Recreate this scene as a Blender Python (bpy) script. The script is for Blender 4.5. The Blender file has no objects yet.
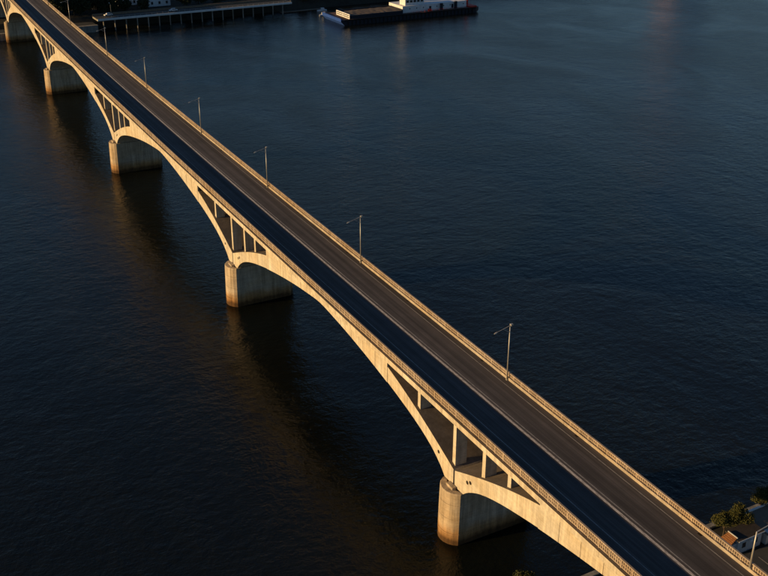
import bpy, math, random
from mathutils import Vector, Matrix

# ------------------------------------------------------------------ camera
sc = bpy.context.scene
COL = sc.collection
CAM = Vector((-105.46, 76.095, 103.294))
YAW, PITCH, ROLL, LENS = -0.500, 0.441, 0.002, 47.92
fwd = Vector((math.cos(PITCH)*math.cos(YAW), math.cos(PITCH)*math.sin(YAW), -math.sin(PITCH)))
rt = fwd.cross(Vector((0, 0, 1))).normalized()
up = rt.cross(fwd)
rt, up = rt*math.cos(ROLL)+up*math.sin(ROLL), up*math.cos(ROLL)-rt*math.sin(ROLL)
cd = bpy.data.cameras.new('camera')
cam = bpy.data.objects.new('camera', cd)
COL.objects.link(cam)
cam.matrix_world = Matrix(((rt.x, up.x, -fwd.x, CAM.x), (rt.y, up.y, -fwd.y, CAM.y), (rt.z, up.z, -fwd.z, CAM.z), (0, 0, 0, 1)))
cd.lens = LENS
cd.sensor_width = 36.0
cd.clip_end = 20000
sc.camera = cam

# ------------------------------------------------------------------ sky and sun
SUN_AZ, SUN_EL = math.radians(11), math.radians(11)
w = bpy.data.worlds.new('World')
sc.world = w
w.use_nodes = True
nt = w.node_tree
bg = nt.nodes['Background']
sky = nt.nodes.new('ShaderNodeTexSky')
sky.sky_type = 'NISHITA'
sky.sun_disc = False
sky.sun_elevation = SUN_EL
sky.sun_rotation = SUN_AZ
sky.air_density = 1.0
sky.dust_density = 0.1
sky.ozone_density = 3.6
nt.links.new(sky.outputs[0], bg.inputs[0])
bg.inputs[1].default_value = 0.066
S = Vector((math.sin(SUN_AZ)*math.cos(SUN_EL), math.cos(SUN_AZ)*math.cos(SUN_EL), math.sin(SUN_EL)))
sl = bpy.data.lights.new('sun', 'SUN')
sl.energy = 5.0
sl.angle = math.radians(0.53)
sl.color = (1.0, 0.655, 0.27)
so = bpy.data.objects.new('sun', sl)
COL.objects.link(so)
so.rotation_euler = (-S).to_track_quat('-Z', 'Y').to_euler()
so.location = (0, 300, 200)
sc.view_settings.view_transform = 'Standard'
sc.view_settings.look = 'None'
sc.view_settings.gamma = 1
sc.view_settings.exposure = 0.42
sc.view_settings.use_curve_mapping = False

# ------------------------------------------------------------------ helpers
WZ = 1.0                                   # level of the river


def yc(x):
    return -0.528e-4*x*x                   # slight bend of the bridge in plan


def zd(x):
    return 23.196+1.261e-2*x-0.219e-4*x*x  # road level


class MB:
    def __init__(s):
        s.v, s.f, s.m = [], [], []

    def add(s, verts, faces, mi=0):
        n = len(s.v)
        s.v += [tuple(p) for p in verts]
        s.f += [tuple(i+n for i in f) for f in faces]
        s.m += [mi]*len(faces)
        return s

    def box(s, x0, x1, y0, y1, z0, z1, mi=0):
        return s.add([(x0, y0, z0), (x1, y0, z0), (x1, y1, z0), (x0, y1, z0), (x0, y0, z1), (x1, y0, z1), (x1, y1, z1), (x0, y1, z1)],
                     [(0, 3, 2, 1), (4, 5, 6, 7), (0, 1, 5, 4), (1, 2, 6, 5), (2, 3, 7, 6), (3, 0, 4, 7)], mi)

    def loops(s, rings, closed=True, cap=True, mi=0):
        n = len(rings[0])
        vs = [p for r in rings for p in r]
        fs = []
        for i in range(len(rings)-1):
            for j in range(n if closed else n-1):
                k = (j+1) % n
                fs.append((i*n+j, i*n+k, (i+1)*n+k, (i+1)*n+j))
        if cap:
            fs.append(tuple(reversed(range(n))))
            fs.append(tuple((len(rings)-1)*n+j for j in range(n)))
        return s.add(vs, fs, mi)

    def tube(s, p, q, r0, r1=None, n=8, mi=0):
        p, q = Vector(p), Vector(q)
        r1 = r0 if r1 is None else r1
        d = (q-p).normalized()
        a = d.orthogonal().normalized()
        b = d.cross(a)
        R = []
        for c, r in ((p, r0), (q, r1)):
            R.append([c+a*r*math.cos(t*2*math.pi/n)+b*r*math.sin(t*2*math.pi/n) for t in range(n)])
        return s.loops(R, mi=mi)

    def build(s, name, mats, parent=None, smooth=False, loc=None):
        me = bpy.data.meshes.new(name)
        me.from_pydata(s.v, [], s.f)
        for m in (mats if isinstance(mats, (list, tuple)) else [mats]):
            me.materials.append(m)
        if any(s.m):
            me.polygons.foreach_set('material_index', s.m)
        if smooth:
            me.polygons.foreach_set('use_smooth', [True]*len(me.polygons))
        me.update()
        return link(name, me, parent, loc)


def link(name, me, parent=None, loc=None):
    o = bpy.data.objects.new(name, me)
    COL.objects.link(o)
    if parent:
        o.parent = parent
    if loc:
        o.location = loc
    return o


def tag(o, label=None, cat=None, group=None, kind=None):
    if label: o['label'] = label
    if cat: o['category'] = cat
    if group: o['group'] = group
    if kind: o['kind'] = kind
    return o


def empty(name, loc=(0, 0, 0), label=None, cat=None, group=None):
    o = bpy.data.objects.new(name, None)
    COL.objects.link(o)
    o.location = loc
    return tag(o, label, cat, group)


def fix(o):
    """recalculate normals outward"""
    import bmesh
    bm = bmesh.new()
    bm.from_mesh(o.data)
    bmesh.ops.recalc_face_normals(bm, faces=bm.faces)
    bm.to_mesh(o.data)
    bm.free()
    return o


# ------------------------------------------------------------------ materials
def mat(name):
    m = bpy.data.materials.new(name)
    m.use_nodes = True
    t = m.node_tree
    return m, t, t.nodes['Principled BSDF']


def N(t, typ, **kw):
    n = t.nodes.new(typ)
    for k, v in kw.items():
        setattr(n, k, v)
    return n


def coords(t, scale=(1, 1, 1), obj=False):
    if obj:
        src = N(t, 'ShaderNodeTexCoord').outputs['Object']
    else:
        src = N(t, 'ShaderNodeNewGeometry').outputs['Position']
    mp = N(t, 'ShaderNodeMapping')
    mp.inputs['Scale'].default_value = scale
    t.links.new(src, mp.inputs['Vector'])
    return mp.outputs[0]


def noise(t, vec, scale, detail=4, rough=0.55, dist=0.0):
    n = N(t, 'ShaderNodeTexNoise')
    n.inputs['Scale'].default_value = scale
    n.inputs['Detail'].default_value = detail
    n.inputs['Roughness'].default_value = rough
    n.inputs['Distortion'].default_value = dist
    t.links.new(vec, n.inputs['Vector'])
    return n.outputs['Fac']


def ramp(t, fac, stops):
    r = N(t, 'ShaderNodeValToRGB')
    e = r.color_ramp.elements
    while len(e) < len(stops):
        e.new(0.5)
    for i, (p, c) in enumerate(stops):
        e[i].position = p
        e[i].color = c if len(c) == 4 else (*c, 1)
    t.links.new(fac, r.inputs[0])
    return r.outputs[0]


def g(v):
    return (v, v, v)


def mix(t, a, b, fac, mode='MIX'):
    n = N(t, 'ShaderNodeMix', data_type='RGBA', blend_type=mode)
    for sck, val in ((n.inputs[6], a), (n.inputs[7], b), (n.inputs[0], fac)):
        if hasattr(val, 'node'):
            t.links.new(val, sck)
        else:
            sck.default_value = val if not isinstance(val, tuple) or len(val) == 4 else (*val, 1)
    return n.outputs[2]


def bump(t, bsdf, h, strength=0.3, dist=0.05):
    b = N(t, 'ShaderNodeBump')
    b.inputs['Strength'].default_value = strength
    b.inputs['Distance'].default_value = dist
    t.links.new(h, b.inputs['Height'])
    t.links.new(b.outputs[0], bsdf.inputs['Normal'])


def concrete(name, base, dark, streak=0.6, tide=False, rough=0.9, blot=0.6):
    m, t, b = mat(name)
    c = ramp(t, noise(t, coords(t), 0.35, 6, 0.62), [(0.32, dark), (0.68, base)])
    oc = ramp(t, noise(t, coords(t), 0.13, 5, 0.6, 0.5), [(0.42, g(1.0)), (0.66, (0.93, 0.80, 0.60))])
    c = mix(t, c, oc, 0.6, 'MULTIPLY')
    f = ramp(t, noise(t, coords(t), 2.6, 5, 0.7), [(0.3, g(0.70)), (0.62, g(1.0))])
    c = mix(t, c, f, blot, 'MULTIPLY')
    s = ramp(t, noise(t, coords(t, (1.5, 1.5, 0.10)), 1.0, 5, 0.6), [(0.42, g(0.5)), (0.62, g(1.0))])
    c = mix(t, c, s, streak, 'MULTIPLY')
    # board marks
    wv = ramp(t, noise(t, coords(t, (0.15, 0.15, 3.2)), 1.0, 2, 0.5), [(0.40, g(0.82)), (0.60, g(1.0))])
    c = mix(t, c, wv, 0.5, 'MULTIPLY')
    if tide:
        sx = N(t, 'ShaderNodeSeparateXYZ')
        t.links.new(N(t, 'ShaderNodeNewGeometry').outputs['Position'], sx.inputs[0])
        ad = N(t, 'ShaderNodeMath', operation='ADD')
        nn = N(t, 'ShaderNodeMath', operation='MULTIPLY')
        t.links.new(noise(t, coords(t, (1, 1, 0.35)), 1.1, 4), nn.inputs[0])
        nn.inputs[1].default_value = 1.7
        t.links.new(sx.outputs[2], ad.inputs[0])
        t.links.new(nn.outputs[0], ad.inputs[1])
        mr = N(t, 'ShaderNodeMapRange')
        mr.inputs[1].default_value = 2.6
        mr.inputs[2].default_value = 5.4
        t.links.new(ad.outputs[0], mr.inputs[0])
        tide_c = ramp(t, mr.outputs[0], [(0.0, (0.22, 0.14, 0.07)), (0.22, (0.62, 0.42, 0.23)), (0.55, (0.86, 0.66, 0.45)), (1.0, (1, 1, 1))])
        c = mix(t, c, tide_c, 1.0, 'MULTIPLY')
    t.links.new(c, b.inputs['Base Color'])
    b.inputs['Roughness'].default_value = rough
    b.inputs['Specular IOR Level'].default_value = 0.25
    bump(t, b, noise(t, coords(t), 5.0, 6, 0.7), 0.35, 0.05)
    return m


def plain(name, col, rough=0.7, metal=0.0, var=0.25, sc_=1.5, emis=None):
    m, t, b = mat(name)
    k = ramp(t, noise(t, coords(t), sc_, 5, 0.65), [(0.3, g(1-var)), (0.7, g(1.0))])
    t.links.new(mix(t, col, k, 1.0, 'MULTIPLY'), b.inputs['Base Color'])
    b.inputs['Roughness'].default_value = rough
    b.inputs['Metallic'].default_value = metal
    b.inputs['Specular IOR Level'].default_value = 0.5 if rough < 0.5 else 0.15
    return m


M = {}
M['arch'] = concrete('arch_concrete', (0.62, 0.56, 0.47), (0.49, 0.43, 0.345), streak=0.5, blot=0.5)
M['shade_and_dirt'] = concrete('shaded_dirty_top', (0.20, 0.165, 0.14), (0.12, 0.10, 0.085), streak=0.3)  # for top faces: shade put into the colour, along with weathering
M['panel'] = concrete('spandrel_concrete', (0.62, 0.56, 0.475), (0.50, 0.445, 0.36), streak=0.5, blot=0.5)
M['beam'] = concrete('fascia_concrete', (0.62, 0.56, 0.47), (0.48, 0.42, 0.335), streak=0.55, blot=0.5)
M['pier'] = concrete('pier_concrete', (0.58, 0.48, 0.365), (0.42, 0.34, 0.255), streak=0.7, tide=True)
M['kerb'] = concrete('kerb_concrete', (0.46, 0.40, 0.33), (0.30, 0.25, 0.20), streak=0.3)
M['rail'] = concrete('railing_concrete', (0.47, 0.385, 0.315), (0.32, 0.255, 0.205), streak=0.4)
M['infill_shade'] = concrete('railing_infill_shade', (0.15, 0.11, 0.085), (0.09, 0.066, 0.05), streak=0.3)  # dark tone imitates the shade between the balusters
M['quay'] = concrete('quay_concrete', (0.36, 0.35, 0.33), (0.22, 0.21, 0.20), streak=0.6)
M['steel'] = plain('galvanised_steel', (0.42, 0.40, 0.38), 0.45, 0.5, 0.2)
M['glass_lamp'] = plain('lamp_lens', (0.55, 0.55, 0.52), 0.25, 0.0, 0.1)
M['hole'] = plain('dark_recess', (0.02, 0.017, 0.014), 0.9)
M['paint'] = None


def asphalt(name, tint):
    m, t, b = mat(name)
    p = coords(t)
    # distance across the road: y minus the bend
    sx = N(t, 'ShaderNodeSeparateXYZ')
    t.links.new(p, sx.inputs[0])
    sq = N(t, 'ShaderNodeMath', operation='MULTIPLY')
    t.links.new(sx.outputs[0], sq.inputs[0])
    t.links.new(sx.outputs[0], sq.inputs[1])
    of = N(t, 'ShaderNodeMath', operation='MULTIPLY_ADD')
    t.links.new(sq.outputs[0], of.inputs[0])
    of.inputs[1].default_value = 0.528e-4
    t.links.new(sx.outputs[1], of.inputs[2])
    cx = N(t, 'ShaderNodeCombineXYZ')
    xs = N(t, 'ShaderNodeMath', operation='MULTIPLY')
    t.links.new(sx.outputs[0], xs.inputs[0])
    xs.inputs[1].default_value = 0.012
    t.links.new(xs.outputs[0], cx.inputs[0])
    t.links.new(of.outputs[0], cx.inputs[1])
    lanes = ramp(t, noise(t, cx.outputs[0], 0.9, 3, 0.5), [(0.36, g(0.60)), (0.64, g(1.22))])
    fine = ramp(t, noise(t, cx.outputs[0], 4.5, 3, 0.6), [(0.35, g(0.85)), (0.65, g(1.1))])
    blot = ramp(t, noise(t, p, 0.25, 5, 0.65), [(0.3, g(0.82)), (0.7, g(1.1))])
    c = mix(t, (*tint, 1), lanes, 1.0, 'MULTIPLY')
    c = mix(t, c, fine, 1.0, 'MULTIPLY')
    c = mix(t, c, blot, 1.0, 'MULTIPLY')
    gr = ramp(t, noise(t, p, 14, 3, 0.7), [(0.3, g(0.85)), (0.7, g(1.12))])
    c = mix(t, c, gr, 1.0, 'MULTIPLY')
    t.links.new(c, b.inputs['Base Color'])
    b.inputs['Roughness'].default_value = 0.85
    b.inputs['Specular IOR Level'].default_value = 0.3
    bump(t, b, noise(t, p, 30, 3, 0.7), 0.3, 0.01)
    return m


M['asphalt'] = asphalt('asphalt', (0.080, 0.070, 0.068))
M['tarmac'] = plain('quay_tarmac', (0.06, 0.062, 0.065), 0.9, 0, 0.35, 0.5)


def paint(name, col, wear_lo, wear_hi):
    m, t, b = mat(name)
    wmask = ramp(t, noise(t, coords(t, (0.5, 2.0, 1)), 3.0, 5, 0.75), [(wear_lo, g(0)), (wear_hi, g(1))])
    t.links.new(mix(t, (0.10, 0.085, 0.075, 1), (*col, 1), wmask), b.inputs['Base Color'])
    b.inputs['Roughness'].default_value = 0.8
    return m


M['paint'] = paint('worn_road_paint', (0.62, 0.55, 0.49), 0.30, 0.62)
M['thin_paint'] = paint('thin_road_paint', (0.30, 0.28, 0.26), 0.30, 0.60)


def water_mat():
    m, t, b = mat('river_water')
    p = coords(t)
    # turbid green brown body, slowly varying
    c = ramp(t, noise(t, coords(t, (0.6, 1.0, 1)), 0.018, 5, 0.6, 0.6), [(0.35, (0.0034, 0.0044, 0.0034)), (0.65, (0.0066, 0.0074, 0.0050))])
    t.links.new(c, b.inputs['Base Color'])
    b.inputs['IOR'].default_value = 1.333
    b.inputs['Specular IOR Level'].default_value = 0.43
    b.inputs['Roughness'].default_value = 0.07
    # wind ripples, elongated across the wind, over longer swirls
    n1 = noise(t, coords(t, (1.0, 0.7, 1)), 0.66, 5, 0.62, 0.2)
    n2 = noise(t, coords(t, (0.9, 0.7, 1)), 2.4, 3, 0.6, 0.2)
    n3 = noise(t, coords(t, (1.0, 0.8, 1)), 0.07, 4, 0.55, 1.2)
    n4 = noise(t, coords(t, (1.0, 0.75, 1)), 0.21, 3, 0.55, 0.3)
    patch = ramp(t, noise(t, coords(t, (0.7, 1.0, 1)), 0.022, 4, 0.6, 1.0), [(0.36, g(0.6)), (0.64, g(1.15))])

    def mul(a, k):
        q = N(t, 'ShaderNodeMath', operation='MULTIPLY')
        t.links.new(a, q.inputs[0])
        if hasattr(k, 'node'):
            t.links.new(k, q.inputs[1])
        else:
            q.inputs[1].default_value = k
        return q.outputs[0]

    def plus(a, c_):
        q = N(t, 'ShaderNodeMath', operation='ADD')
        t.links.new(a, q.inputs[0])
        t.links.new(c_, q.inputs[1])
        return q.outputs[0]
    h = plus(plus(mul(mul(n1, 0.36), patch), mul(mul(n2, 0.085), patch)), plus(mul(n3, 0.38), mul(mul(n4, 0.22), patch)))
    bu = N(t, 'ShaderNodeBump')
    bu.inputs['Strength'].default_value = 1.0
    bu.inputs['Distance'].default_value = 0.6
    t.links.new(h, bu.inputs['Height'])
    t.links.new(bu.outputs[0], b.inputs['Normal'])
    return m


M['water'] = water_mat()


def leaf_mat(name, a, c):
    m, t, b = mat(name)
    r = N(t, 'ShaderNodeNewGeometry').outputs['Random Per Island']
    t.links.new(ramp(t, r, [(0.0, a), (1.0, c)]), b.inputs['Base Color'])
    b.inputs['Roughness'].default_value = 0.65
    b.inputs['Specular IOR Level'].default_value = 0.2
    return m


M['leaf'] = leaf_mat('leaves', (0.022, 0.030, 0.008), (0.070, 0.066, 0.017))
M['leaf_dark'] = leaf_mat('dark_leaves', (0.012, 0.020, 0.008), (0.034, 0.042, 0.016))
M['bark'] = plain('bark', (0.10, 0.075, 0.055), 0.95, 0, 0.4, 4)
M['soil'] = plain('bank_ground', (0.05, 0.046, 0.036), 0.95, 0, 0.5, 0.3)
M['wall_white'] = plain('white_render', (0.62, 0.64, 0.66), 0.85, 0, 0.2, 0.6)
M['wall_grey'] = plain('grey_render', (0.42, 0.43, 0.45), 0.85, 0, 0.25, 0.8)
M['reflection_pink'] = plain('pink_reflection_render', (0.38, 0.25, 0.22), 0.85, 0, 0.2, 0.4)
M['roof_tile'] = plain('roof_tiles', (0.27, 0.12, 0.05), 0.85, 0, 0.45, 3.0)
M['roof_dark'] = plain('roof_felt', (0.05, 0.042, 0.036), 0.9, 0, 0.4, 1.5)
M['roof_grey'] = plain('roof_sheet', (0.17, 0.125, 0.095), 0.7, 0, 0.3, 1.5)
M['window'] = plain('window_glass', (0.02, 0.024, 0.03), 0.12, 0, 0.1)
M['frame'] = plain('window_frame', (0.5, 0.5, 0.5), 0.6)
M['hull'] = plain('hull_navy', (0.020, 0.026, 0.040), 0.5, 0, 0.4, 0.8)
M['hull_blue'] = plain('hull_blue', (0.02, 0.065, 0.30), 0.8, 0, 0.3, 0.8)
M['deck_brown'] = plain('deck_rust', (0.17, 0.105, 0.085), 0.85, 0, 0.45, 0.5)
M['cargo'] = plain('cargo_sand', (0.12, 0.10, 0.09), 0.95, 0, 0.35, 0.4)
M['ship_white'] = plain('ship_white', (0.66, 0.66, 0.68), 0.5, 0, 0.2, 0.8)
M['ship_red'] = plain('ship_red', (0.50, 0.045, 0.03), 0.5, 0, 0.25, 0.8)
M['timber'] = plain('timber', (0.20, 0.155, 0.115), 0.9, 0, 0.45, 2.0)
M['rubber'] = plain('rubber', (0.015, 0.015, 0.016), 0.8)

# ------------------------------------------------------------------ water and banks
FX = 415.0                                  # far shore line
NX = -18.3                                  # near shore line
tag(MB().add([(-3000, -6000, WZ), (6000, -6000, WZ), (6000, 6000, WZ), (-3000, 6000, WZ)], [(0, 1, 2, 3)]).build('river_water', M['water']), kind='structure')


def bank(name, xs, y0, y1, m):
    """earth bank with uneven top; xs = [(x, z), ...]"""
    rnd = random.Random(7)
    mb = MB()
    ys = [y0+(y1-y0)*i/60 for i in range(61)]
    rings = []
    for y in ys:
        rings.append([(x+(rnd.uniform(-0.6, 0.6) if 0 < i < len(xs)-1 else 0), y, z+(rnd.uniform(-0.15, 0.15) if i else 0)) for i, (x, z) in enumerate(xs)])
    mb.loops(rings, closed=False, cap=False)
    return tag(fix(mb.build(name, m)), kind='structure')


bank('far_bank', [(FX+6, WZ-2), (FX+11, 3.0), (FX+15, 6.2), (FX+24, 6.4), (FX+60, 8), (FX+140, 16), (FX+400, 40), (FX+1500, 55)], -1500, 1500, M['soil'])
bank('near_bank', [(NX-0.7, WZ-2), (NX-0.7, 3.2), (NX-5, 3.38), (NX-30, 3.40), (NX-90, 4.5), (NX-400, 20)], -600, 600, M['soil'])

# ------------------------------------------------------------------ the bridge
PIERS = [-92.0, 0.8, 94.0, 198.0, 304.0, 411.0, 512.0]
X0, X1 = -104.0, 500.0
BR = empty('arch_bridge', (0, 0, 0), 'long pale concrete arch bridge carrying a road over the river', 'bridge')
FACE = 6.0


def sweep(sec, x0, x1, step=6.0):
    """rings of a closed (offset, height) section following the road"""
    n = max(1, int(math.ceil((x1-x0)/step)))
    mb = MB()
    rings = []
    for i in range(n+1):
        x = x0+(x1-x0)*i/n
        rings.append([(x, yc(x)+o, zd(x)+h) for o, h in sec])
    return mb.loops(rings)


def rect(o0, o1, h0, h1):
    return [(o0, h0), (o1, h0), (o1, h1), (o0, h1)]


fix(sweep(rect(-6.2, 6.2, -0.95, -0.012), X0, X1).build('deck_slab', M['arch'], BR))
road = sweep(rect(-6.12, 6.12, -0.008, 0.0), X0, X1).build('road_surface', M['asphalt'], BR)
fix(road)
for xx in [-84+24*k for k in range(23)]:
    for s_ in (1, -1):
        MB().box(xx-0.3, xx+0.3, yc(xx)+s_*5.88-0.17, yc(xx)+s_*5.88+0.17, zd(xx)-0.02, zd(xx)+0.010).build('drain_grate', M['hole'], road)


def strip(name, o0, o1, x0, x1, m, h=0.006):
    mb = MB()
    n = int((x1-x0)/5)
    mb.loops([[(x0+(x1-x0)*i/n, yc(x0+(x1-x0)*i/n)+o, zd(x0+(x1-x0)*i/n)+h) for o in (o0, o1)] for i in range(n+1)], closed=False, cap=False)
    return mb.build(name, m, road)


strip('centre_line', -0.10, 0.28, X0+1, X1-1, M['paint'])
strip('centre_line', -0.62, -0.46, X0+1, X1-1, M['thin_paint'])
strip('edge_line', 4.05, 4.17, X0+1, X1-1, M['thin_paint'])
strip('edge_line', -5.08, -4.94, X0+1, X1-1, M['thin_paint'])

# fascia beams, kerbs
for s in (1, -1):
    x = X0
    while x < X1-1:
        xe = min(x+11.9, X1)
        F = fix(sweep(rect(s*6.23, s*7.0, -1.0, -0.10), x+0.02, xe-0.02).build('fascia_beam', [M['beam'], M['shade_and_dirt']], BR))
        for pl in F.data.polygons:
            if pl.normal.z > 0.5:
                pl.material_index = 1  # ledge top: dimness of grazing sun put into the colour, plus staining
        x = xe
    x = X0
    while x < X1-1:
        xe = min(x+23.8, X1)
        fix(sweep([(s*6.10, 0.0), (s*6.33, -0.005), (s*6.33, 0.40), (s*6.14, 0.42)], x+0.02, xe-0.02).build('kerb', M['kerb'], BR))
        x = xe

# railings
BAY = 2.0
RO = 6.46


def post_mb(mb, x, y, z):
    mb.box(x-0.10, x+0.10, y-0.11, y+0.11, z-0.09, z+1.0)


def panel_mb(mb, x, y, z):
    mb.box(x+0.11, x+BAY-0.11, y-0.09, y+0.09, z-0.02, z+0.14)
    mb.box(x+0.11, x+BAY-0.11, y-0.07, y+0.07, z+0.50, z+0.60)
    mb.box(x+0.10, x+BAY-0.10, y-0.012, y+0.012, z+0.13, z+1.0, 1)  # backing plate painted as shaded gaps, also keeps sun off the road
    for k in range(5):
        xx = x+0.10+(k+0.5)*(BAY-0.20)/5
        mb.box(xx-0.06, xx+0.06, y-0.065, y+0.065, z+0.14, z+1.0)


pm, qm = MB(), MB()
post_mb(pm, 0, 0, 0)
panel_mb(qm, 0, 0, 0)


def mesh_of(mb, name, m):
    me = bpy.data.meshes.new(name)
    me.from_pydata(mb.v, [], mb.f)
    for q in m:
        me.materials.append(q)
    me.polygons.foreach_set('material_index', mb.m)
    me.update()
    return me


post_me, panel_me = mesh_of(pm, 'railing_post', [M['rail']]), mesh_of(qm, 'railing_panel', [M['rail'], M['infill_shade']])
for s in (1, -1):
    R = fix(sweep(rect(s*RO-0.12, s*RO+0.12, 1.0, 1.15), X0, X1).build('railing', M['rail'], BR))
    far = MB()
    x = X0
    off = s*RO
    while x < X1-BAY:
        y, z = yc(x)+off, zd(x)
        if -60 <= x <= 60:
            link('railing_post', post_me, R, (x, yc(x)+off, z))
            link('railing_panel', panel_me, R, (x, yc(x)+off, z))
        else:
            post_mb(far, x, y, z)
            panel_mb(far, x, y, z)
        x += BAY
    tag(far.build('distant_railing', [M['rail'], M['infill_shade']], R), kind='stuff')


# arches
def table(pts, q):
    """smooth monotone interpolation through (x, y) points"""
    n = len(pts)
    h = [pts[i+1][0]-pts[i][0] for i in range(n-1)]
    dl = [(pts[i+1][1]-pts[i][1])/h[i] for i in range(n-1)]
    m = [dl[0]]+[2*dl[i-1]*dl[i]/(dl[i-1]+dl[i]) if dl[i-1]*dl[i] > 0 else 0 for i in range(1, n-1)]+[0.0]
    for i in range(n-1):
        if q <= pts[i+1][0] or i == n-2:
            k = min(1, max(0, (q-pts[i][0])/h[i]))
            return ((1+2*k)*(1-k)**2*pts[i][1]+k*(1-k)**2*h[i]*m[i]+k*k*(3-2*k)*pts[i+1][1]+k*k*(k-1)*h[i]*m[i+1])


SOF = [(0, 0), (0.03, 0.12), (0.1, 0.30), (0.2, 0.455), (0.32, 0.585), (0.46, 0.71), (0.7, 0.875), (0.86, 0.955), (1, 1)]
EXT = [(0, 13.2), (4, 14.9), (8, 16.5), (13, 18.3), (20.5, 20.5), (28, 22.0), (36, 23.3)]


def span(xa, xb):
    L = xb-xa
    zc = zd((xa+xb)/2)-2.55
    def sof(x):
        d = min(x-xa, xb-x)
        u = min(1.0, max(0.0, (d-2.6)/(L/2-2.6)))
        return 10.55+(zc-10.55)*table(SOF, u)
    def ext(x):
        d = min(x-xa, xb-x)
        if d > 36:
            return zd(x)-0.97
        return min(table(EXT, d), zd(x)-0.97)
    return sof, ext


def dlist(L):
    ds = [0.22, 2.6, 2.75, 3.0, 3.4, 4, 5, 6, 7, 8.5, 10]
    d = 12.0
    while d < L/2-0.5:
        ds.append(d)
        d += 2.0
    return ds


SPANS = []
for xa, xb in zip(PIERS[:-1], PIERS[1:]):
    L = xb-xa
    sof, ext = span(xa, xb)
    SPANS.append((xa, xb, sof, ext))
    ds = dlist(L)
    xs = [xa+d for d in ds]+[(xa+xb)/2]+[xb-d for d in reversed(ds)]
    mb = MB()
    rings = []
    for x in xs:
        zb = sof(x) if min(x-xa, xb-x) > 0.5 else 10.5
        y0 = yc(x)
        zt = max(ext(x), zb+0.5)
        rings.append([(x, y0-FACE, zb), (x, y0+FACE, zb), (x, y0+FACE, zt), (x, y0-FACE, zt)])
    mb.loops(rings)
    A = fix(mb.build('arch', [M['arch'], M['shade_and_dirt']], BR))
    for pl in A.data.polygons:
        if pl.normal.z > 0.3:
            pl.material_index = 1  # shade under the deck put into the colour of the arch top
    # spandrel panels on the solid part round the crown
    pw = 4.3
    n = int((L-2*20.5)/pw)
    st = xa+(L-n*pw)/2
    for s in (1, -1):
        for k in range(n):
            a, b = st+k*pw+0.05, st+(k+1)*pw-0.05
            mb = MB()
            rr = []
            for q in range(4):
                x = a+(b-a)*q/3
                o0, o1 = yc(x)+s*(FACE-0.3), yc(x)+s*(FACE+0.07)
                rr.append([(x, o0, sof(x)-0.03), (x, o1, sof(x)-0.03), (x, o1, zd(x)-0.96), (x, o0, zd(x)-0.96)])
            mb.loops(rr)
            fix(mb.build('spandrel_panel', M['panel'], A))
    # discs at the feet, coloured dark for the shade inside drain holes
    for s in (1, -1):
        for xx in (xa+4.5, xb-3.6, xb-4.4):
            z = (sof(xx)+ext(xx))/2+0.2
            y = yc(xx)+s*FACE
            mb = MB()
            mb.tube((xx, y-0.05, z), (xx, y+0.012, z), 0.32, n=10)
            mb.build('drain_hole_shade', M['hole'], A)


def arch_top(x):
    for xa, xb, sof, ext in SPANS:
        if xa+0.2 <= x <= xb-0.2:
            return ext(x)
    return 13.4


# spandrel columns: short transverse wall piers, two per row
for xp in PIERS[1:6]:
    for d in (11.5, 1.0, -6.8, -13.0):
        for s in (1, -1):
            x = xp+d
            hw = 0.40
            zb = min(arch_top(x-hw), arch_top(x+hw))-0.25
            zt = zd(x)-0.93
            y0, y1 = yc(x)+s*3.45, yc(x)+s*5.45
            fix(MB().box(x-hw, x+hw, min(y0, y1), max(y0, y1), zb, zt).build('spandrel_column', M['arch'], BR))
    # cross beam that ties the rows under the slab
    for d in (11.5, 1.0, -6.8, -13.0):
        x = xp+d
        MB().box(x-0.3, x+0.3, yc(x)-3.44, yc(x)+3.44, zd(x)-1.75, zd(x)-0.96).build('cross_beam', M['arch'], BR)


# piers
def pier_plan(k, half=2.6, sh=6.25, tip=7.75, n=8):
    """plan outline, k scales for the batter"""
    h, sag = half, tip-sh
    r = (h*h+sag*sag)/(2*sag)
    a = math.asin(h/r)
    pts = []
    for s in (1, -1):
        for i in range(n+1):
            t = -a+2*a*i/n
            px, py = r*math.sin(t), (tip-r)+r*math.cos(t)
            pts.append((px*k*s, (py*k)*s))
    return pts


for i, xp in enumerate(PIERS):
    half = 2.6 if i < 5 else 1.6
    cx, cy = xp+0.2, yc(xp)
    zt = 10.35
    mb = MB()
    lv = [(-4.0, 1.035), (1.0, 1.03), (3.0, 1.026), (3.02, 1.014), (3.10, 1.014), (3.12, 1.026), (5.6, 1.018), (5.62, 1.008), (5.68, 1.008), (5.70, 1.018),
          (8.2, 1.010), (8.22, 1.0), (8.28, 1.0), (8.30, 1.010), (10.2, 1.002), (zt, 0.99), (zt, 0.86), (zt-0.35, 0.84)]
    rings = [[(cx+px, cy+py, z) for px, py in pier_plan(k, half)] for z, k in lv]
    mb.loops(rings)
    P = fix(mb.build('pier', M['pier'], BR))
    # seat block under the arch feet and a dark bearing recess in the nose
    MB().box(cx-half*0.82, cx+half*0.82, cy-FACE+0.35, cy+FACE-0.35, zt-0.36, 10.49).build('bearing_block', M['pier'], P)
    for s in (1, -1):
        MB().box(xp-0.9, xp+0.9, cy+s*6.45-0.35, cy+s*6.45+0.35, zt-0.36, zt+0.45).build('bearing_stop', M['pier'], P)


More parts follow.
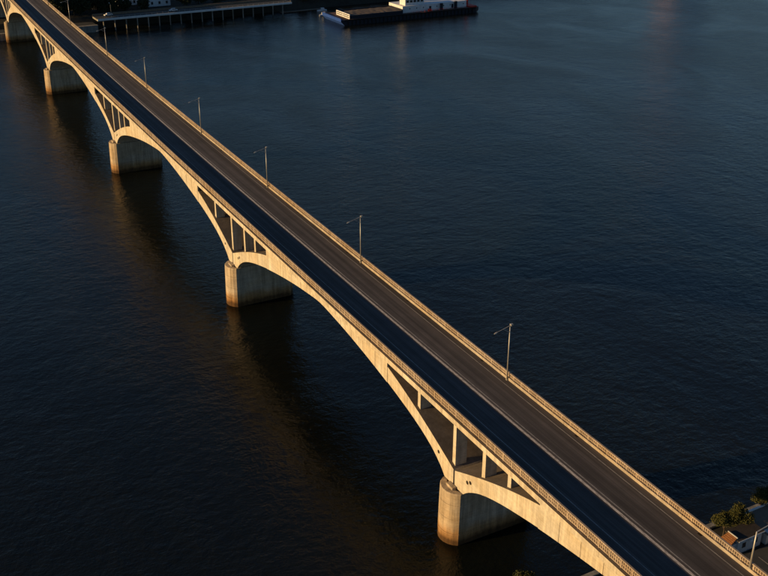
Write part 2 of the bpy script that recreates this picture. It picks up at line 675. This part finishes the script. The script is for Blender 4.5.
# abutment of the far end
# ------------------------------------------------------------------ bridge lamps
def bridge_lamp():
    r = empty('street_lamp', (0, 0, 0), 'grey steel street lamp with braced drooping arm on the bridge parapet', 'street lamp', 'lamps along the bridge parapet')
    MB().box(-0.2, 0.2, -0.09, 0.13, -0.01, 0.12).build('base_plate', M['steel'], r)
    fix(MB().tube((0, 0, 0.11), (0, 0, 10.0), 0.13, 0.075, 8).build('pole', M['steel'], r, smooth=True))
    MB().tube((0, 0, 9.9), (0, 2.5, 9.3), 0.055, 0.04, 6).build('arm', M['steel'], r)
    MB().tube((0, 0, 8.7), (0, 1.35, 9.55), 0.035, 0.03, 6).build('brace', M['steel'], r)
    h = MB()
    h.loops([[(-0.09, 2.4, 9.25), (0.09, 2.4, 9.25), (0.07, 2.4, 9.37), (-0.07, 2.4, 9.37)],
             [(-0.14, 2.65, 9.18), (0.14, 2.65, 9.18), (0.10, 2.65, 9.34), (-0.10, 2.65, 9.34)],
             [(-0.09, 3.0, 9.12), (0.09, 3.0, 9.12), (0.05, 3.0, 9.21), (-0.05, 3.0, 9.21)]])
    hd = fix(h.build('lamp_head', M['steel'], r))
    MB().box(-0.07, 0.07, 2.55, 2.95, 9.10, 9.17).build('lens', M['glass_lamp'], hd)
    MB().box(-0.22, 0.22, -0.45, -0.05, 9.85, 10.15).build('control_box', M['steel'], r)
    return r


def copy_tree(o, parent=None):
    c = o.copy()
    COL.objects.link(c)
    c.parent = parent
    for ch in list(o.children):
        copy_tree(ch, c)
    return c


lamp0 = bridge_lamp()
LAMP_PLACE = ('above the first river pier from the houses', 'midway between first and second piers from the houses',
              'above the second river pier from the houses', 'midway between second and third piers from the houses',
              'above the third river pier from the houses', 'midway between third and fourth piers from the houses',
              'above the fourth river pier from the houses', 'between the fourth pier and the far quay')
for i, x in enumerate((5.2, 54.4, 101.4, 148.0, 200.0, 250.0, 312.0, 360.0)):
    o = lamp0 if i == 0 else copy_tree(lamp0)
    o.location = (x, yc(x)-5.98, zd(x)+0.012)
    o.scale = (0.95, 0.95, 0.95)
    o['label'] = 'braced street lamp on bridge parapet, '+LAMP_PLACE[i]

# the shorter lamp by the houses, its arm turned outward
r = empty('street_lamp', (-43.6, yc(-43.6)-6.235, zd(-43.6)+0.405), 'short pale street lamp on the parapet with its arm turned out over the houses', 'street lamp')
MB().box(-0.2, 0.2, -0.09, 0.13, -0.01, 0.12).build('base_plate', M['steel'], r)
fix(MB().tube((0, 0, 0.11), (0, 0, 5.3), 0.14, 0.09, 8).build('pole', M['steel'], r, smooth=True))
MB().tube((0, 0.05, 5.25), (-0.1, -3.4, 5.9), 0.075, 0.05, 6).build('arm', M['steel'], r)
h = MB()
h.loops([[(-0.20, -3.3, 5.82), (0.0, -3.3, 5.82), (-0.02, -3.3, 5.96), (-0.18, -3.3, 5.96)],
         [(-0.27, -3.7, 5.86), (0.07, -3.7, 5.86), (0.02, -3.7, 6.06), (-0.22, -3.7, 6.06)],
         [(-0.20, -4.2, 5.96), (0.0, -4.2, 5.96), (-0.04, -4.2, 6.06), (-0.16, -4.2, 6.06)]])
fix(h.build('lamp_head', M['steel'], r))


# ------------------------------------------------------------------ trees
def tree(name, loc, h, lobes, label, m='leaf', leaves=2600, size=0.22, seed=1, trunk_r=0.16, cat='tree', group=None):
    """lobes: list of (dx, dy, dz, r) clumps; leaves are small quads spread through them"""
    rnd = random.Random(seed)
    r = empty(name, loc, label, cat, group)
    tb = MB()
    base = Vector((0, 0, -0.1))
    fork = Vector((rnd.uniform(-.1, .1), rnd.uniform(-.1, .1), h*0.38))
    tb.tube(base, fork, trunk_r, trunk_r*0.7, 8)
    for (dx, dy, dz, lr) in lobes:
        mid = fork.lerp(Vector((dx, dy, dz)), 0.55)+Vector((rnd.uniform(-.2, .2), rnd.uniform(-.2, .2), 0.1))
        tb.tube(fork, mid, trunk_r*0.5, trunk_r*0.32, 6)
        tb.tube(mid, Vector((dx, dy, dz)), trunk_r*0.32, trunk_r*0.1, 5)
    tb.build('trunk', M['bark'], r)
    vs, fs = [], []
    tot = sum(l[3]**2 for l in lobes)
    for (dx, dy, dz, lr) in lobes:
        # each lobe is made of many small sprays
        nsp = max(6, int(leaves*lr*lr/tot/9))
        for _ in range(nsp):
            while True:
                p = Vector((rnd.uniform(-1, 1), rnd.uniform(-1, 1), rnd.uniform(-1, 1)))
                if 0.25 < p.length < 1:
                    break
            p = p.normalized()*(p.length**0.45)
            c = Vector((dx, dy, dz))+Vector((p.x*lr, p.y*lr, p.z*lr*0.8))*rnd.uniform(0.8, 1.12)
            for _ in range(9):
                q = c+Vector((rnd.gauss(0, 1), rnd.gauss(0, 1), rnd.gauss(0, 0.8)))*size*1.1
                a = Vector((rnd.gauss(0, 1), rnd.gauss(0, 1), rnd.gauss(0, 0.6))).normalized()
                b = a.orthogonal().normalized()
                b = (Matrix.Rotation(rnd.uniform(0, 6.28), 3, a) @ b)
                s1, s2 = size*rnd.uniform(.6, 1.2), size*rnd.uniform(.35, .7)
                e = a.cross(b)
                n = len(vs)
                vs += [tuple(q-b*s1), tuple(q+e*s2), tuple(q+b*s1), tuple(q-e*s2)]
                fs.append((n, n+1, n+2, n+3))
    mb = MB()
    mb.v, mb.f, mb.m = vs, fs, [0]*len(fs)
    mb.build('crown', M[m], r)
    return r


def lobes(rnd, n, R, H, zc, rl):
    out = []
    for _ in range(n):
        a = rnd.uniform(0, 6.28)
        k = math.sqrt(rnd.random())*R
        out.append((math.cos(a)*k, math.sin(a)*k, zc+rnd.uniform(-H, H), rl*rnd.uniform(0.7, 1.15)))
    return out


# ------------------------------------------------------------------ near bank
qw = empty('quay_wall', (NX, 0, 0), 'grey concrete quay wall with pale coping along the near bank', 'wall')
y = -90.0
while y < 60:
    MB().box(-0.62, -0.02, y+0.02, y+5.98, -1.0, 3.28).build('wall_block', M['quay'], qw)
    MB().box(-0.70, 0.10, y+0.015, y+5.985, 3.285, 3.52).build('coping', M['quay'], qw)
    y += 6.0
tag(MB().add([(-60, -60, 3.62), (-26.2, -60, 3.62), (-26.2, -24.0, 3.62), (-60, -24.0, 3.62), (-60, -60, 3.2), (-26.2, -60, 3.2), (-26.2, -24.0, 3.2), (-60, -24.0, 3.2)],
             [(0, 1, 2, 3), (0, 4, 5, 1), (1, 5, 6, 2), (2, 6, 7, 3), (3, 7, 4, 0)]).build('yard_pavement', M['tarmac']), kind='structure')
YP = bpy.data.objects['yard_pavement']
MB().box(-40, -27.5, -29.3, -29.18, 3.624, 3.628).build('painted_line', M['thin_paint'], YP)
MB().box(-29.6, -29.48, -36, -29.3, 3.624, 3.628).build('painted_line', M['thin_paint'], YP)


def hip_house():
    x0, x1, y0, y1, z0, ze = -25.4, -23.1, -31.8, -27.0, 3.4, 6.0
    r = empty('small_house', ((x0+x1)/2, (y0+y1)/2, z0), 'small pale walled house with lit orange tiled end roof below the bridge', 'house')
    def rel(mb):
        ox, oy, oz = r.location
        mb.v = [(a-ox, b-oy, c-oz) for a, b, c in mb.v]
        return mb
    rel(MB().box(x0, x1, y0, y1, z0-0.3, ze-0.05)).build('wall', M['wall_grey'], r)
    rel(MB().box(x0+0.25, x1-0.25, y1+0.0, -25.2, z0-0.3, 5.3)).build('end_wall', M['wall_grey'], r)
    # dark low roof over the main room with a pale eaves board
    rf = fix(rel(MB().add([(x0-.25, y0-.25, ze), (x1+.2, y0-.25, ze+.15), (x1+.2, y1+.25, ze+.15), (x0-.25, y1+.25, ze),
                           (x0-.25, y0-.25, ze-.12), (x1+.2, y0-.25, ze-.12), (x1+.2, y1+.25, ze-.12), (x0-.25, y1+.25, ze-.12)],
                          [(0, 1, 2, 3), (7, 6, 5, 4), (0, 4, 5, 1), (1, 5, 6, 2), (2, 6, 7, 3), (3, 7, 4, 0)])).build('roof', M['roof_dark'], r))
    rel(MB().box(x0-.30, x0-.253, y0-.25, y1+.25, ze-.14, ze+.04)).build('eaves_board', M['wall_white'], rf)
    # orange tiled lean-to roof over the end room
    za, zb_, ya, yb = 5.3, 6.25, -25.0, y1+.1
    tl = fix(rel(MB().add([(x0, ya, za), (x1, ya, za), (x1-.3, yb, zb_), (x0+.3, yb, zb_), (x0, ya, za-.12), (x1, ya, za-.12), (x1-.3, yb, zb_-.12), (x0+.3, yb, zb_-.12)],
                          [(0, 1, 2, 3), (7, 6, 5, 4), (0, 4, 5, 1), (1, 5, 6, 2), (2, 6, 7, 3), (3, 7, 4, 0)])).build('tiled_roof', M['roof_tile'], r))
    for k in range(7):
        q, q2 = k/7, (k+0.8)/7
        a, b = x0+.3*q+.05, x1-.3*q-.05
        ym, zm = ya+(yb-ya)*q, za+(zb_-za)*q
        yn, zn = ya+(yb-ya)*q2, za+(zb_-za)*q2
        rel(MB().add([(a, ym, zm+.06), (b, ym, zm+.06), (b, yn, zn+.02), (a, yn, zn+.02), (a, ym, zm-.02), (b, ym, zm-.02), (b, yn, zn-.02), (a, yn, zn-.02)],
                     [(0, 1, 2, 3), (0, 4, 5, 1), (1, 5, 6, 2), (2, 6, 7, 3), (3, 7, 4, 0)])).build('tile_row', M['roof_tile'], tl)
    rel(MB().tube((x0+.2, yb, zb_+.03), (x1-.2, yb, zb_+.03), 0.10, 0.10, 6)).build('ridge_cap', M['wall_grey'], tl)
    for yy in (-28.2, -30.6):
        f = rel(MB().box(x0-0.05, x0+0.02, yy-0.45, yy+0.45, 4.2, 5.3)).build('window', M['frame'], r)
        rel(MB().box(x0-0.062, x0-0.045, yy-0.37, yy+0.37, 4.28, 5.22)).build('pane', M['window'], f)
    wl = rel(MB().box(x0-0.40, x0-0.0, -29.5, -29.1, 5.25, 5.5)).build('wall_lamp', M['ship_white'], r)
    return r


hip_house()
s2 = empty('lean_to_shed', (-23.6, -34.9, 3.4), 'tan sheet roofed shed with sunlit ridge behind the bushes', 'shed')
MB().box(-2.2, 2.1, -2.4, 2.4, -0.3, 2.2).build('wall', M['wall_grey'], s2)
rf = fix(MB().add([(-2.5, -2.7, 2.05), (2.3, -2.7, 2.75), (2.3, 2.7, 2.75), (-2.5, 2.7, 2.05), (-2.5, -2.7, 1.95), (2.3, -2.7, 2.65), (2.3, 2.7, 2.65), (-2.5, 2.7, 1.95)],
                  [(0, 1, 2, 3), (7, 6, 5, 4), (0, 4, 5, 1), (1, 5, 6, 2), (2, 6, 7, 3), (3, 7, 4, 0)]).build('roof', M['roof_grey'], s2))
MB().box(2.16, 2.42, -2.72, 2.72, 2.70, 2.95).build('ridge_parapet', M['wall_white'], rf)
# low yard wall beside the house
yw = tag(MB().box(-32, -26.5, -33.9, -33.6, 3.5, 5.0).build('yard_wall', M['wall_grey']), 'plain grey yard wall beside the paved yard', 'wall')

rnd = random.Random(3)
tree('broad_tree', (-19.8, -37.6, 3.4), 4.2, lobes(rnd, 9, 1.5, 0.8, 3.3, 0.85), 'olive green tree behind the tan shed on the near bank', 'leaf', 4200, 0.13, 11, 0.13)
tree('shrub', (-21.6, -30.7, 3.4), 3.9, lobes(rnd, 10, 1.5, 0.8, 3.0, 0.85), 'olive shrub growing between the orange roofed house and the shed', 'leaf', 5200, 0.12, 12, 0.08, 'shrub')
tree('shrub', (-21.3, -28.4, 3.4), 3.4, lobes(rnd, 9, 1.3, 0.7, 2.6, 0.8), 'dark olive shrub on the quay edge behind the orange roofed house', 'leaf', 4600, 0.12, 13, 0.08, 'shrub')
tree('shrub', (-20.5, -33.4, 3.4), 2.4, lobes(rnd, 5, 0.7, 0.5, 1.8, 0.55), 'small olive shrub pressed against the end of the tan shed', 'leaf', 1800, 0.12, 14, 0.08, 'shrub')
tree('bank_tree', (-19.9, 7.5, 3.4), 7.2, lobes(rnd, 12, 1.3, 1.0, 5.5, 0.8), 'yellow green tree on the near bank beside the arch', 'leaf', 6500, 0.14, 15, 0.15)

# ------------------------------------------------------------------ far quay
VY0, VY1 = -46.0, -151.0
va = empty('quay_viaduct', (FX, 0, 0), 'low grey road viaduct on thin concrete piles along the far shore', 'viaduct')
MB().box(0.0, 11.0, VY1, VY0, 6.1, 6.9).build('deck', M['quay'], va)
MB().box(0.5, 9.6, VY1+0.3, VY0-0.3, 6.906, 6.912).build('road_surface', M['tarmac'], va)
MB().box(-0.35, -0.02, VY1, VY0, 6.25, 7.25).build('edge_beam', M['wall_white'], va)
MB().box(9.8, 10.4, VY1, VY0, 6.92, 8.0).build('back_wall', M['timber'], va)
yy = -49.0
while yy > -150:
    for xx in (0.7,):
        MB().tube((xx, yy, -1.0), (xx, yy, 6.09), 0.30, 0.28, 8).build('pile', M['quay'], va)
    MB().box(0.3, 7.0, yy-0.3, yy+0.3, 5.6, 6.09).build('cap_beam', M['quay'], va)
    yy -= 5.7
for k in range(36):
    y = VY0-1.5-k*2.9
    MB().box(-0.22, -0.14, y-0.04, y+0.04, 7.25, 8.1).build('guard_post', M['steel'], va)
MB().box(-0.24, -0.12, VY1, VY0, 8.0, 8.1).build('guard_rail', M['steel'], va)

qf = empty('far_quay_wall', (FX, 0, 0), 'pale concrete quay wall under the far end of the bridge', 'wall')
y = -46.0
while y < 120:
    MB().box(0.3, 1.6, y+0.03, y+7.97, -1.0, 3.9).build('wall_block', M['quay'], qf)
    MB().box(0.2, 2.2, y+0.02, y+7.98, 3.91, 4.25).build('coping', M['quay'], qf)
    y += 8.0
tag(MB().box(FX+2.25, FX+60, -45.9, 130, 3.4, 4.05).build('quay_road', M['tarmac']), kind='structure')
MB().box(FX+30, FX+34, -28, 14, 4.0, 19.0).build('abutment', M['pier'], BR)

# posts at the end of the viaduct and along it
def quay_lamp(loc, label):
    r = empty('quay_lamp', loc, label, 'street lamp')
    fix(MB().tube((0, 0, 0), (0, 0, 7.0), 0.10, 0.06, 6).build('pole', M['steel'], r))
    MB().tube((0, 0, 6.9), (1.6, 0, 7.3), 0.05, 0.04, 5).build('arm', M['steel'], r)
    MB().box(1.5, 2.1, -0.12, 0.12, 7.2, 7.38).build('lamp_head', M['glass_lamp'], r)


quay_lamp((FX+0.5, -150.4, 6.91), 'thin lamp post at the open end of the far viaduct')
quay_lamp((FX+0.5, -53.2, 6.91), 'thin lamp post on the far viaduct beside the dark trees')


def car(loc, label, m, rz=0):
    r = empty('parked_car', loc, label, 'car')
    r.rotation_euler = (0, 0, rz)
    b = MB()
    sec = [(-2.1, 0.35), (2.1, 0.35), (2.12, 0.75), (1.2, 0.92), (0.6, 1.4), (-1.1, 1.42), (-1.8, 0.95), (-2.12, 0.85)]
    b.loops([[(-0.82, a, z) for a, z in sec], [(0.82, a, z) for a, z in sec]])
    fix(b.build('body', m, r))
    for sx in (-0.83, 0.83):
        MB().box(min(sx, sx*1.012), max(sx, sx*1.012), -1.4, 0.75, 0.98, 1.33).build('side_window', M['window'], r)
        for yv in (-1.3, 1.3):
            MB().tube((sx-0.1, yv, 0.32), (sx+0.1, yv, 0.32), 0.32, n=12).build('wheel', M['rubber'], r)


car((FX+5.0, -86.5, 6.915), 'small white car driving on the far viaduct', M['ship_white'])
car((FX+8.0, -53.5, 6.915), 'white car stopped by the dark trees on the viaduct', M['ship_white'], 0.2)


def block_house(name, x0, x1, y0, y1, z0, z1, m, label, rows, ncol, roof=None):
    r = empty(name, ((x0+x1)/2, (y0+y1)/2, z0), label, 'building')
    hx, hy, h = (x1-x0)/2, (y1-y0)/2, z1-z0
    MB().box(-hx, hx, -hy, hy, -0.8, h).build('wall', m, r)
    fix(MB().add([(-hx-.5, -hy-.5, h), (hx+.5, -hy-.5, h), (hx+.5, hy+.5, h), (-hx-.5, hy+.5, h), (0, -hy+1, h+2.2), (0, hy-1, h+2.2)],
                 [(0, 1, 4), (1, 2, 5, 4), (2, 3, 5), (3, 0, 4, 5), (0, 3, 2, 1)]).build('roof', roof or M['roof_tile'], r))
    for k in range(rows):
        for c in range(ncol):
            yv = -hy+2*hy*(c+0.5)/ncol
            zv = 1.2+k*3.0
            f = MB().box(-hx-0.06, -hx+0.05, yv-0.65, yv+0.65, zv, zv+1.6).build('window', M['frame'], r)
            MB().box(-hx-0.075, -hx-0.055, yv-0.53, yv+0.53, zv+0.12, zv+1.48).build('pane', M['window'], f)
        for c in range(2):
            xv = -hx+2*hx*(c+0.5)/2
            f = MB().box(xv-0.65, xv+0.65, hy-0.05, hy+0.06, 1.2+k*3, 2.8+k*3).build('window', M['frame'], r)
            MB().box(xv-0.53, xv+0.53, hy+0.055, hy+0.075, 1.32+k*3, 2.68+k*3).build('pane', M['window'], f)
    return r


block_house('white_house', FX+25, FX+36, -91.5, -79.5, 6.3, 15.5, M['wall_white'], 'white rendered house with three dark windows behind the far viaduct', 3, 3)
block_house('white_house', FX+33, FX+45, -76, -65.5, 6.5, 17.0, M['wall_white'], 'white house half hidden by round trees behind the far viaduct', 3, 3)
block_house('terrace_house', FX+60, FX+74, -132, -108, 8.0, 16.0, M['wall_grey'], 'long grey house standing back behind the open end of the far viaduct', 2, 5)
# unseen block added to put a pink reflection on the water
block_house('reflection_block', FX+180, FX+204, -640, -600, 18.0, 44.0, M['reflection_pink'], 'tall pink block added out of view for its reflection on the open water', 6, 4)

rnd = random.Random(21)
DT = [(FX+26, -35, 10, 'dark tree in the back row behind the tree nearest the bridge end'),
      (FX+28, -44, 11, 'dark tree in the back row behind the far lamp post'),
      (FX+27, -53, 11, 'dark tree in the back row behind the stopped viaduct car'),
      (FX+30, -61, 10, 'dark tree in the back row beside the half hidden white house'),
(FX+17, -31, 9, 'dark tree nearest the far bridge end on the quay'),
      (FX+19, -39, 10, 'dark tree beside the far lamp post and bridge parapet'),
      (FX+21, -47, 11, 'tall dark tree between bridge end and the viaduct car'),
      (FX+19, -55.5, 10, 'dark tree right behind the car stopped on the viaduct'),
      (FX+20, -66, 5.2, 'round dark tree in front of the half hidden white house'),
      (FX+18, -74.5, 5.6, 'round dark tree beside the wall of the three windowed white house'),
      (FX+19, -97, 9, 'dark tree beyond the white house wall'),
      (FX+22, -106, 9.5, 'dark tree in front of the long grey house'),
      (FX+19, -117, 8.5, 'dark tree near the middle of the viaduct back wall'),
      (FX+21, -128, 9, 'dark tree beyond the middle of the viaduct back wall'),
      (FX+20, -140, 8, 'dark tree behind the open end of the viaduct')]
for i, (x, y, h, lab) in enumerate(DT):
    tree('quay_tree', (x, y, 6.2), h, lobes(rnd, 11, h*0.40, h*0.28, h*0.56, h*0.27), lab, 'leaf_dark', 2600, 0.45, 40+i, 0.25, group='trees along the far quay')
for i, y in enumerate((-163, -172, -183, -192, -204, -216, -228, -240)):
    h = rnd.uniform(4.5, 7)
    tree('bank_bush', (FX+13+rnd.uniform(-1, 3), y, 4.6), h, lobes(rnd, 7, h*0.5, h*0.2, h*0.5, h*0.3), 'brown green bush on the far bank behind the barge', 'leaf', 1100, 0.42, 70+i, 0.18, 'bush', 'bushes on the bank behind the barge')

# floating jetty and small boats by the viaduct end
jt = empty('floating_jetty', (FX+4.0, -158, WZ), 'brown timber floating jetty beyond the end of the far viaduct', 'jetty')
for k in range(12):
    MB().box(-1.3, 1.3, -13.0+k*2.1, -13.0+k*2.1+2.04, 0.25, 0.55).build('deck_plank', M['timber'], jt)
for yv in (-12, -6, 0, 6, 11):
    MB().box(-1.1, 1.1, yv-0.8, yv+0.8, -0.4, 0.245).build('float', M['rubber'], jt)


def small_boat(loc, label, rz):
    r = empty('small_boat', loc, label, 'boat')
    r.rotation_euler = (0, 0, rz)
    sec = [(-2.6, 0.9), (-1.2, 1.0), (0.8, 0.95), (2.0, 0.6), (2.9, 0.08)]
    mb = MB()
    mb.loops([[(x, -b*0.7, -0.35), (x, -b, 0.75), (x, b, 0.75), (x, b*0.7, -0.35)] for x, b in sec])
    fix(mb.build('hull', M['ship_white'], r))
    MB().box(-1.2, 0.7, -0.7, 0.7, 0.75, 1.75).build('cabin', M['ship_white'], r)
    MB().box(0.69, 0.74, -0.55, 0.55, 1.15, 1.6).build('windscreen', M['window'], r)


small_boat((FX-13, -163.6, WZ), 'small white cabin boat moored off the bow of the barge', 1.9)
small_boat((FX-1, -168.5, WZ), 'small white boat tied at the jetty beyond the viaduct', 1.5)

# ------------------------------------------------------------------ barge
bx = empty('river_barge', (382.5, -201, WZ), 'long dark river barge with white deckhouse and red stern moored at far shore', 'barge')
hw, ly = 11.5, 41.5
hm = MB()
sec = []
for yv, ww, kz in ((42.0, 11.2, 2.0), (40.0, 11.5, 0.2), (34, 11.5, -1.0), (-34, 11.5, -1.0), (-40.5, 11.0, -0.4), (-43, 9.6, 0.9)):
    sec.append([(-ww, yv, kz), (-ww, yv, 2.7), (ww, yv, 2.7), (ww, yv, kz)])
hm.loops(sec)
fix(hm.build('hull', M['hull'], bx))
bowm = MB().add([(-11.25, 42.06, 2.02), (11.25, 42.06, 2.02), (11.25, 42.06, 3.5), (-11.25, 42.06, 3.5), (-11.3, 40.04, 0.0), (11.3, 40.04, 0.0)],
                [(0, 1, 2, 3), (4, 5, 1, 0)])
bowm.box(-11.25, 11.25, 41.5, 42.05, 2.72, 3.5)
bowm.build('bow_plate', M['hull_blue'], bx)
MB().box(-11.3, 11.3, -42, 41.4, 2.71, 2.78).build('deck', M['deck_brown'], bx)
for s in (-1, 1):
    MB().box(s*11.52-0.12, s*11.52+0.12, -40, 40, 2.1, 2.9).build('rubbing_strake', M['rubber'], bx)
for k in range(34):
    yv = 38-k*2.3
    MB().box(-11.82, -11.45, yv-0.22, yv+0.22, 0.3, 2.85).build('fender', M['rubber'], bx)
# hold coaming and cargo
hc = MB()
hc.box(-10.2, -9.8, 5.0, 36.5, 2.79, 4.6)
hc.box(4.8, 5.2, 5.0, 36.5, 2.79, 5.0)
hc.box(-9.79, 4.79, 5.0, 5.4, 2.79, 5.0)
ho = hc.build('hold_coaming', M['hull'], bx)
for z0, z1 in ((2.79, 3.3), (3.75, 4.25), (4.7, 5.15)):
    MB().box(-10.2, 5.2, 36.1, 36.6, z0, z1).build('end_beam', M['ship_white'], ho)
for xv in (-10.2, -2.7, 4.7):
    MB().box(xv, xv+0.5, 36.05, 36.62, 2.79, 5.0).build('end_post', M['ship_white'], ho)
cg = MB()
rnd = random.Random(5)
nx, ny = 12, 24
for i in range(nx+1):
    for j in range(ny+1):
        cg.v.append((-9.7+14.4*i/nx, 5.5+30.4*j/ny, 4.4+0.5*math.sin(math.pi*i/nx)+rnd.uniform(-.15, .15)))
for i in range(nx):
    for j in range(ny):
        a = i*(ny+1)+j
        cg.f.append((a, a+ny+1, a+ny+2, a+1))
        cg.m.append(0)
cg.build('cargo', M['cargo'], ho)
# deckhouse
dh = MB().box(-8.0, 7.0, -36.0, 4.0, 2.79, 6.2).build('deckhouse', M['ship_white'], bx)
MB().box(-6.5, -0.5, -10.0, 1.6, 6.21, 9.4).build('wheelhouse', M['ship_white'], bx)
MB().box(-7.0, 0.0, -10.6, 2.1, 9.41, 9.65).build('wheelhouse_roof', M['ship_white'], bx)
MB().box(1.0, 3.6, -14.5, -11.5, 6.21, 10.0).build('funnel', M['ship_white'], bx)
for k in range(5):
    MB().box(-6.56, -6.49, -9.4+k*2.2, -7.9+k*2.2, 7.6, 8.8).build('bridge_window', M['window'], bx)
for k in range(9):
    yv = -34+k*4.2
    MB().tube((-8.06, yv, 4.7), (-7.98, yv, 4.7), 0.32, n=10).build('porthole', M['window'], dh)
for yv in (-13.0, -27.0):
    MB().box(-8.08, -7.97, yv-0.6, yv+0.6, 2.95, 5.1).build('door', M['hull'], dh)
for yv, hh in ((-19.5, 3.4), (-28.5, 3.8)):
    MB().box(-9.6, -8.4, yv-0.6, yv+0.6, 2.79, 2.79+hh).build('vent_trunk', M['hull'], bx)
MB().box(-10.4, -9.0, -12.4, -11.0, 2.79, 4.0).build('deck_locker', M['ship_red'], bx)
MB().box(-10.8, 8.0, -41.0, -36.6, 2.79, 3.5).build('stern_deck', M['ship_red'], bx)
cr = MB()
cr.tube((-5, -38.5, 3.5), (-5, -38.5, 9.5), 0.5, 0.4, 8)
cr.tube((-5, -38.5, 9.3), (-5, -32.0, 11.0), 0.3, 0.2, 6)
cr.build('crane', M['ship_red'], bx)
rl = MB()
for k in range(18):
    yv = -40+k*2.3
    rl.box(-11.0, -10.94, yv-0.03, yv+0.03, 2.79, 3.8)
rl.box(-11.0, -10.94, -40.5, 0.5, 3.75, 3.82)
rl.build('hand_rail', M['ship_red'], bx)
